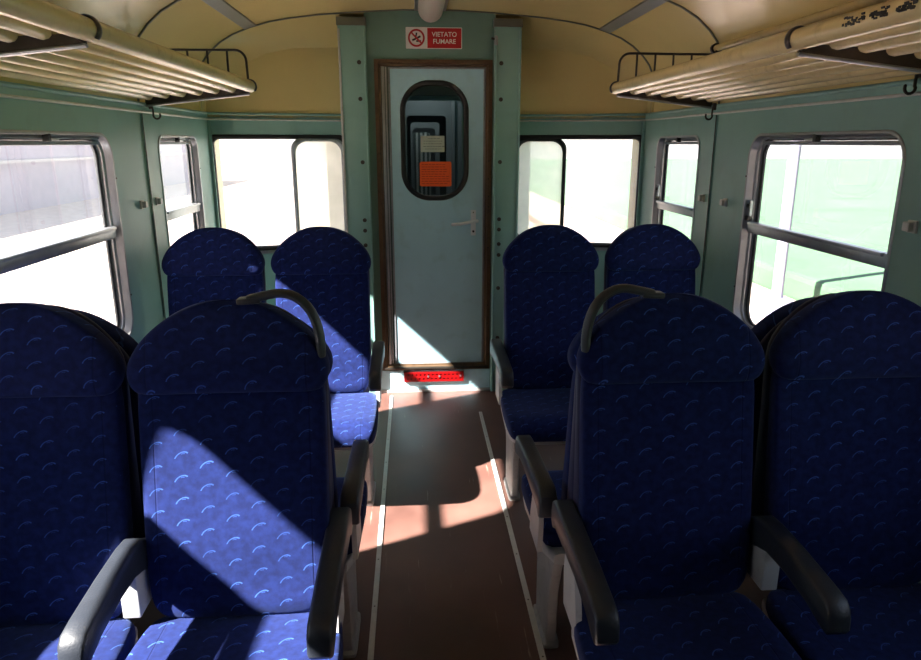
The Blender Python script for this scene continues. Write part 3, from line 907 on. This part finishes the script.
# ------------------------------------------------------------------ coat hooks, curtain clips
def hook(s, y, label, z=1.66):
    h = empty('coat_hook', (s * 1.235, y, z), label=label, cat='coat hook')
    mesh_obj('hook_plate', box_bm((-s * 0.004, 0, -0.004), (0.012, 0.022, 0.03), 0.003), M['steel_dark'], h)
    pts = [(-s * 0.006, 0, 0.0), (-s * 0.012, 0, -0.022), (-s * 0.012, 0, -0.040)]
    for q in range(9):
        a = math.radians(0 - 200 * q / 8)
        pts.append((-s * 0.027 + s * 0.015 * math.cos(a), -0.004, -0.044 + 0.015 * math.sin(a)))
    mesh_obj('hook_arm', tube_bm(pts, 0.0042, 8, round_end=True), M['steel_dark'], h, smooth=50)
hook(-1, 3.205, 'dark steel coat hook at the far end of the left luggage rack')
hook(1, 3.13, 'small dark steel coat hook at the far end of the right luggage rack')
hook(1, 1.85, 'dark steel coat hook above the near edge of the large right window', 1.685)
def clip(s, y, z, label, sc=1.0):
    c = empty('curtain_clip', (s * 1.25, y, z), label=label, cat='curtain clip')
    mesh_obj('clip_base', box_bm((-s * 0.004, 0, 0), (0.008, 0.034 * sc, 0.034 * sc), 0.002), M['pale_alu'], c)
    mesh_obj('clip_jaw', box_bm((-s * 0.015, 0.004, 0), (0.016, 0.026 * sc, 0.026 * sc), 0.004), M['pale_alu'], c)
clip(-1, 3.02, 1.25, 'small metal curtain clip left of the seam beside the small left window')
clip(-1, 3.20, 1.25, 'small metal curtain clip between the seam and the small left window')
clip(1, 2.96, 1.25, 'small metal curtain clip between the large right window and the seam')
clip(1, 3.20, 1.25, 'flat metal curtain clip on the seam beside the small right window')
clip(1, 1.80, 1.28, 'metal curtain clip at the right edge beside the large right window', 1.0)

# ------------------------------------------------------------------ floor rails
def floor_strip(x, y0, y1, label):
    e = empty('floor_rail', (x, y0, 0.0), label=label, cat='floor rail')
    mesh_obj('rail', box_bm((0, (y1 - y0) / 2, 0.002), (0.018, y1 - y0, 0.007), 0.001), M['pale_alu'], e)
    y = 0.08
    while y < y1 - y0:
        mesh_obj('rail_screw', cyl_bm((0, y, 0.0052), 0.0032, 0.001, 'Z', 8), M['steel_dark'], e)
        y += 0.27
floor_strip(-0.262, 0.3, 4.0, 'aluminium rail strip along the floor on the left of the aisle')
floor_strip(0.256, 0.3, 3.70, 'aluminium rail strip along the floor on the right of the aisle')

# ------------------------------------------------------------------ seats
CACHE = {}
def interp(P, t):
    for (a, b), (c, d) in zip(P, P[1:]):
        if a <= t <= c:
            f = (t - a) / (c - a)
            f2 = f
            return b + (d - b) * f2
    return P[-1][1] if t > P[-1][0] else P[0][1]
def sec(w, d, n=44, e=5.0):
    out = []
    for k in range(n):
        a = 2 * PI * k / n
        c, s_ = math.cos(a), math.sin(a)
        out.append((w * math.copysign(abs(c) ** (2 / e), c), d * math.copysign(abs(s_) ** (2 / e), s_)))
    return out
LEAN = 0.155
def backrest_me():
    W = [(0.43, 0.12), (0.437, 0.155), (0.45, 0.178), (0.48, 0.194), (0.55, 0.201), (0.75, 0.202), (0.95, 0.202), (1.0, 0.197), (1.05, 0.183), (1.09, 0.15)]
    Dp = [(0.43, 0.012), (0.437, 0.030), (0.45, 0.040), (0.48, 0.047), (0.6, 0.048), (0.9, 0.036), (1.09, 0.028)]
    zs = [0.43, 0.434, 0.44, 0.45, 0.465, 0.48, 0.51, 0.55, 0.6, 0.65, 0.7, 0.75, 0.8, 0.85, 0.9, 0.95, 1.0, 1.05, 1.09]
    loops = []
    for z in zs:
        w, d = interp(W, z), interp(Dp, z)
        yc = (z - 0.45) * LEAN + 0.048
        lp = []
        for x, y in sec(w, d, 48, 4.5):
            if y < 0:
                u = min(1, abs(x) / w)
                y += 0.014 * (1 - u ** 4) * (1 if z > 0.5 else 0.3)
                y -= 0.010 * math.exp(-((z - 0.62) / 0.09) ** 2) * (1 - u * u)      # lumbar swell
            lp.append((x, yc + y, z))
        loops.append(lp)
    bm = bmesh.new(); add_loft(bm, loops)
    return bm
def headrest_me():
    W = [(0.968, 0.184), (0.973, 0.196), (0.983, 0.206), (1.0, 0.213), (1.018, 0.2155), (1.038, 0.213), (1.06, 0.203), (1.085, 0.187), (1.11, 0.163), (1.13, 0.138), (1.147, 0.112), (1.16, 0.085), (1.169, 0.058), (1.174, 0.028)]
    Dp = [(0.968, 0.030), (0.973, 0.038), (0.985, 0.048), (1.015, 0.056), (1.06, 0.048), (1.11, 0.044), (1.147, 0.036), (1.16, 0.028), (1.169, 0.018), (1.174, 0.006)]
    loops = []
    for z, w in W:
        d = interp(Dp, z)
        yc = (z - 0.45) * LEAN + 0.034
        lp = []
        for x, y in sec(w, d, 48, 3.2):
            u = min(1, abs(x) / w)
            if y < 0:
                y += 0.012 * (1 - u ** 3)
                y -= 0.012 * max(0, u - 0.6)
            lp.append((x, yc + y, z))
        loops.append(lp)
    bm = bmesh.new(); add_loft(bm, loops)
    return bm
def shell_me():
    W = [(0.40, 0.17), (0.42, 0.192), (0.44, 0.198), (0.6, 0.201), (0.9, 0.202), (1.02, 0.206), (1.06, 0.194), (1.10, 0.165), (1.13, 0.132), (1.15, 0.10), (1.162, 0.055)]
    loops = []
    for z, w in W:
        f = (z - 0.45) * LEAN + 0.068
        b = 0.181 if z < 1.1 else 0.181 - 0.1 * (z - 1.1)
        b = max(b, f + 0.012) - (0.03 if z < 0.41 else 0)
        loops.append([(x, (f + b) / 2 + y, z) for x, y in sec(w, (b - f) / 2, 32, 6)])
    bm = bmesh.new(); add_loft(bm, loops)
    return bm
def cushion_me():
    # stations along depth: y from +0.04 (under the back) to -0.42
    st_ = [(0.045, 0.19, 0.03, 0.415), (0.03, 0.210, 0.042, 0.412), (-0.05, 0.222, 0.048, 0.412), (-0.16, 0.227, 0.050, 0.412), (-0.27, 0.227, 0.052, 0.410),
           (-0.315, 0.225, 0.052, 0.406), (-0.348, 0.220, 0.048, 0.400), (-0.368, 0.212, 0.038, 0.394), (-0.377, 0.200, 0.026, 0.390), (-0.381, 0.178, 0.012, 0.388)]
    loops = []
    for y, w, h, zc in st_:
        lp = []
        for a, b in sec(w, h, 48, 4.5):
            u = min(1, abs(a) / w)
            if b > 0: b -= 0.012 * (1 - u ** 4) * (1 if y > -0.3 else 0.4)
            lp.append((a, y, zc + b))
        loops.append(lp)
    bm = bmesh.new(); add_loft(bm, loops)
    return bm
def pan_me():
    st_ = [(0.07, 0.19, 0.02, 0.372), (0.0, 0.214, 0.028, 0.372), (-0.25, 0.223, 0.028, 0.370), (-0.32, 0.218, 0.024, 0.364), (-0.36, 0.198, 0.016, 0.358)]
    bm = bmesh.new(); add_loft(bm, [[(a, y, zc + b) for a, b in sec(w, h, 32, 6)] for y, w, h, zc in st_])
    return bm
def arm_me(back=0.0):
    # side outline (y, z) of a cranked armrest, extruded in x with rounded edges
    top = [(0.085, 0.590), (0.075, 0.622), (0.045, 0.640), (0.0, 0.644), (-0.10, 0.640), (-0.215, 0.630), (-0.253, 0.624), (-0.268, 0.610)]
    bot = [(-0.274, 0.592), (-0.276, 0.566), (-0.267, 0.554), (-0.250, 0.555), (-0.19, 0.572), (-0.10, 0.582), (-0.02, 0.580), (0.03, 0.565), (0.06, 0.55), (0.082, 0.565)]
    out = [(y + (back if y > 0.02 else 0), z + (back * 0.12 if y > 0.02 else 0)) for y, z in top + bot]
    cy = sum(p[0] for p in out) / len(out); cz = sum(p[1] for p in out) / len(out)
    loops = []
    for x, sh in ((-0.024, 0.007), (-0.022, 0.003), (-0.017, 0.0), (0.017, 0.0), (0.022, 0.003), (0.024, 0.007)):
        lp = []
        n = len(out)
        for i_ in range(n):
            a, b, c_ = Vector(out[i_ - 1]), Vector(out[i_]), Vector(out[(i_ + 1) % n])
            t = (c_ - a).normalized(); nn = Vector((-t.y, t.x))
            # outline runs top back->front then bottom front->back; inward normal
            q = b + nn * sh
            lp.append((x, q.x, q.y))
        loops.append(lp)
    bm = bmesh.new(); add_loft(bm, loops)
    return bm
def bracket_me():
    bm = bmesh.new()
    out = [(0.07, 0.40), (-0.06, 0.40), (-0.055, 0.46), (-0.02, 0.56), (0.0, 0.60), (0.06, 0.60), (0.08, 0.5)]
    add_loft(bm, [[(x, y, z) for y, z in out] for x in (-0.007, 0.007)])
    return bm
def leg_me():
    bm = bmesh.new()
    lv = [(0.36, -0.27, 0.06, 0.020), (0.30, -0.23, 0.03, 0.019), (0.20, -0.20, 0.0, 0.018), (0.02, -0.19, -0.01, 0.018), (0.012, -0.20, 0.0, 0.026), (0.0, -0.20, 0.0, 0.026)]
    loops = []
    for z, ya, yb, hw in lv:
        c = (ya + yb) / 2; h = (yb - ya) / 2
        loops.append([(a, c + b, z) for a, b in sec(hw, h, 28, 7)])
    add_loft(bm, loops)
    return bm
def handle_me(s):
    # loop on the aisle side corner of the headrest (s = +1 -> local +x)
    y = 0.125
    pts = [(0.055, y, 1.166), (0.085, y, 1.172), (0.115, y - 0.002, 1.180), (0.142, y - 0.004, 1.178), (0.168, y - 0.006, 1.163), (0.189, y - 0.008, 1.138), (0.202, y - 0.010, 1.10), (0.206, y - 0.012, 1.06), (0.204, y - 0.013, 1.035), (0.200, y - 0.014, 1.01)]
    bm = bmesh.new()
    add_tube(bm, [(s * a * 0.97, b, c + 0.014) for a, b, c in pts], 0.0105, 14, flat=1.5, round_end=True)
    add_box(bm, (s * 0.052, y, 1.177), (0.05, 0.034, 0.014), 0.004, Matrix.Rotation(-s * 0.06, 4, 'Y'))
    return bm

def cached(key, fn, mat, smooth=40, sub=0):
    if key not in CACHE:
        bm = fn()
        me = bpy.data.meshes.new(key)
        bm.to_mesh(me); bm.free()
        me.materials.append(mat)
        me.polygons.foreach_set('use_smooth', [True] * len(me.polygons))
        try: me.set_sharp_from_angle(angle=math.radians(smooth))
        except Exception: pass
        CACHE[key] = me
    return CACHE[key]
def part(name, key, fn, mat, parent, smooth=40, sub=0, loc=(0, 0, 0)):
    o = bpy.data.objects.new(name, cached(key, fn, mat, smooth))
    COL.objects.link(o)
    o.parent = parent
    o.location = loc
    if sub:
        md = o.modifiers.new('round', 'SUBSURF'); md.levels = sub; md.render_levels = sub
    return o
def seat(x, y, facing, arms, label, group, handle=0, leg=0):
    """facing -1: towards the camera; +1: away. arms = local x offsets; handle = +-1 local side"""
    t = empty('train_seat', (x, y, 0), 0 if facing < 0 else PI, label=label, cat='seat', group=group)
    t.scale = (1.035 if facing < 0 and y < 2 else 1, 1, 0.962 if facing > 0 else (0.99 if y < 2 else 0.982))
    cs = leg * 0.014 if arms else 0.0
    part('cushion', 'cushion', cushion_me, M['fabric'], t, 80, 1, (cs, 0, 0))
    pan = part('seat_pan', 'seat_pan', pan_me, M['shell'], t, 50, 0, (cs, 0, 0))
    back = [part('backrest', 'backrest', backrest_me, M['fabric'], t, 80, 1),
            part('headrest', 'headrest', headrest_me, M['fabric'], t, 80, 1),
            part('back_shell', 'back_shell', shell_me, M['backshell'], t, 80, 1)]
    if facing > 0:
        for b in back: b.scale = (0.93, 1, 1)
    for ax in arms:
        if ax * leg > 0:
            a = part('armrest', 'aisle_armrest', lambda: arm_me(0.09), M['plastic'], t, 35, 0, (ax, 0, 0))
        else:
            a = part('armrest', 'armrest', arm_me, M['plastic'], t, 35, 0, (ax, 0, 0))
        if ax * leg > 0:
            part('arm_bracket', 'arm_bracket', bracket_me, M['shell'], a, 30, 0)
        else:
            part('arm_bracket', 'middle_bracket', lambda: box_bm((0, 0.03, 0.535), (0.038, 0.09, 0.125), 0.004), M['shell'], a, 30, 0)
    if handle:
        part('grab_handle', 'grab_handle_%d' % handle, lambda: handle_me(handle), M['plastic'], t, 50, 1)
    if leg:
        part('leg', 'leg', leg_me, M['leg'], t, 30, 0, (leg * 0.185, 0, 0))
    return t
G1, G2, G3 = 'blue seats facing the camera in the front row', 'blue seats facing the end door behind the front row', 'blue seats in the far row before the door'
LA, LW, RA, RW = -0.515, -0.962, 0.475, 0.925
ya, yb, yc_ = 1.39, 1.768, 2.875
seat(LA - 0.013, ya, -1, (0.219, -0.221), 'blue patterned front-row seat left of the aisle with grab handle, sunlit', G1, handle=1, leg=1)
seat(LW - 0.023, ya, -1, (), 'blue patterned front-row seat at the far left beside the window', G1, leg=-1)
seat(RA + 0.012, ya, -1, (-0.2265, 0.227), 'blue patterned front-row seat right of the aisle with grab handle, in shade', G1, handle=-1, leg=-1)
seat(RW + 0.030, ya, -1, (), 'dark blue front-row seat at the far right beside the window', G1, leg=1)
seat(LA, yb, 1, (-0.228, 0.2235), 'blue seat facing the door, back to back with the front left aisle seat', G2, leg=-1)
seat(LW, yb, 1, (), 'blue seat facing the door, back to back with the front left window seat', G2, leg=1)
seat(RA, yb, 1, (0.246, -0.228), 'blue seat facing the door, back to back with the front right aisle seat', G2, leg=1)
seat(RW, yb, 1, (), 'blue seat facing the door, back to back with the front right window seat', G2, leg=-1)
seat(LA + 0.004, yc_, -1, (0.236, -0.228), 'blue far-row seat just left of the door, lower half in sun', G3, leg=1)
seat(LW - 0.005, yc_, -1, (), 'blue far-row seat beside the small left window', G3, leg=-1)
seat(RA + 0.018, yc_, -1, (-0.236, 0.2235), 'blue far-row seat just right of the door', G3, leg=-1)
seat(RW + 0.028, yc_, -1, (), 'blue far-row seat beside the small right window', G3, leg=1)

# ------------------------------------------------------------------ outside
GZ = -1.15
struct(mesh_obj('ground', box_bm((0, 20, GZ - 0.1), (160, 160, 0.2)), M['ballast']))
f = mesh_obj('grass_field', box_bm((46.5, 20, GZ + 0.2), (80, 160, 0.5), 0.1), M['grass'])
tag(f, 'wide green field beyond the tracks outside the right windows', 'grass', kind='stuff')
for k, x in enumerate((2.6, 4.05)):
    bm = bmesh.new()
    add_box(bm, (0, 0, 0.015), (0.14, 60, 0.02)); add_box(bm, (0, 0, 0.08), (0.02, 60, 0.12)); add_box(bm, (0, 0, 0.15), (0.07, 60, 0.04), 0.01)
    o = mesh_obj('steel_rail', bm, M['rail']); o.location = (x, 15, GZ)
    tag(o, ('nearer' if k == 0 else 'farther') + ' rusty steel rail on the ballast outside the right windows', 'rail')
def pole(x, y, r, label):
    e = empty('line_pole', (x, y, GZ), label=label, cat='pole')
    mesh_obj('shaft', tube_bm([(0, 0, 0), (0, 0, 6.5)], r, 14), M['concrete'], e, smooth=40)
    mesh_obj('footing', box_bm((0, 0, 0.15), (r * 4, r * 4, 0.3), 0.03), M['concrete'], e)
pole(5.6, 10.3, 0.085, 'thin white pole seen through the left part of the large right window')
pole(5.2, 7.0, 0.13, 'thick white pole seen through the right part of the large right window')
o = empty('platform_wall', (-16, 10, GZ), label='long pale concrete wall with a ledge outside the left windows', cat='wall')
mesh_obj('wall_slab', box_bm((0, 0, 1.9), (0.4, 84, 3.8)), M['concrete'], o)
mesh_obj('ledge', box_bm((0.15, 0, 1.95), (0.5, 84, 0.12)), M['alu_dull'], o)
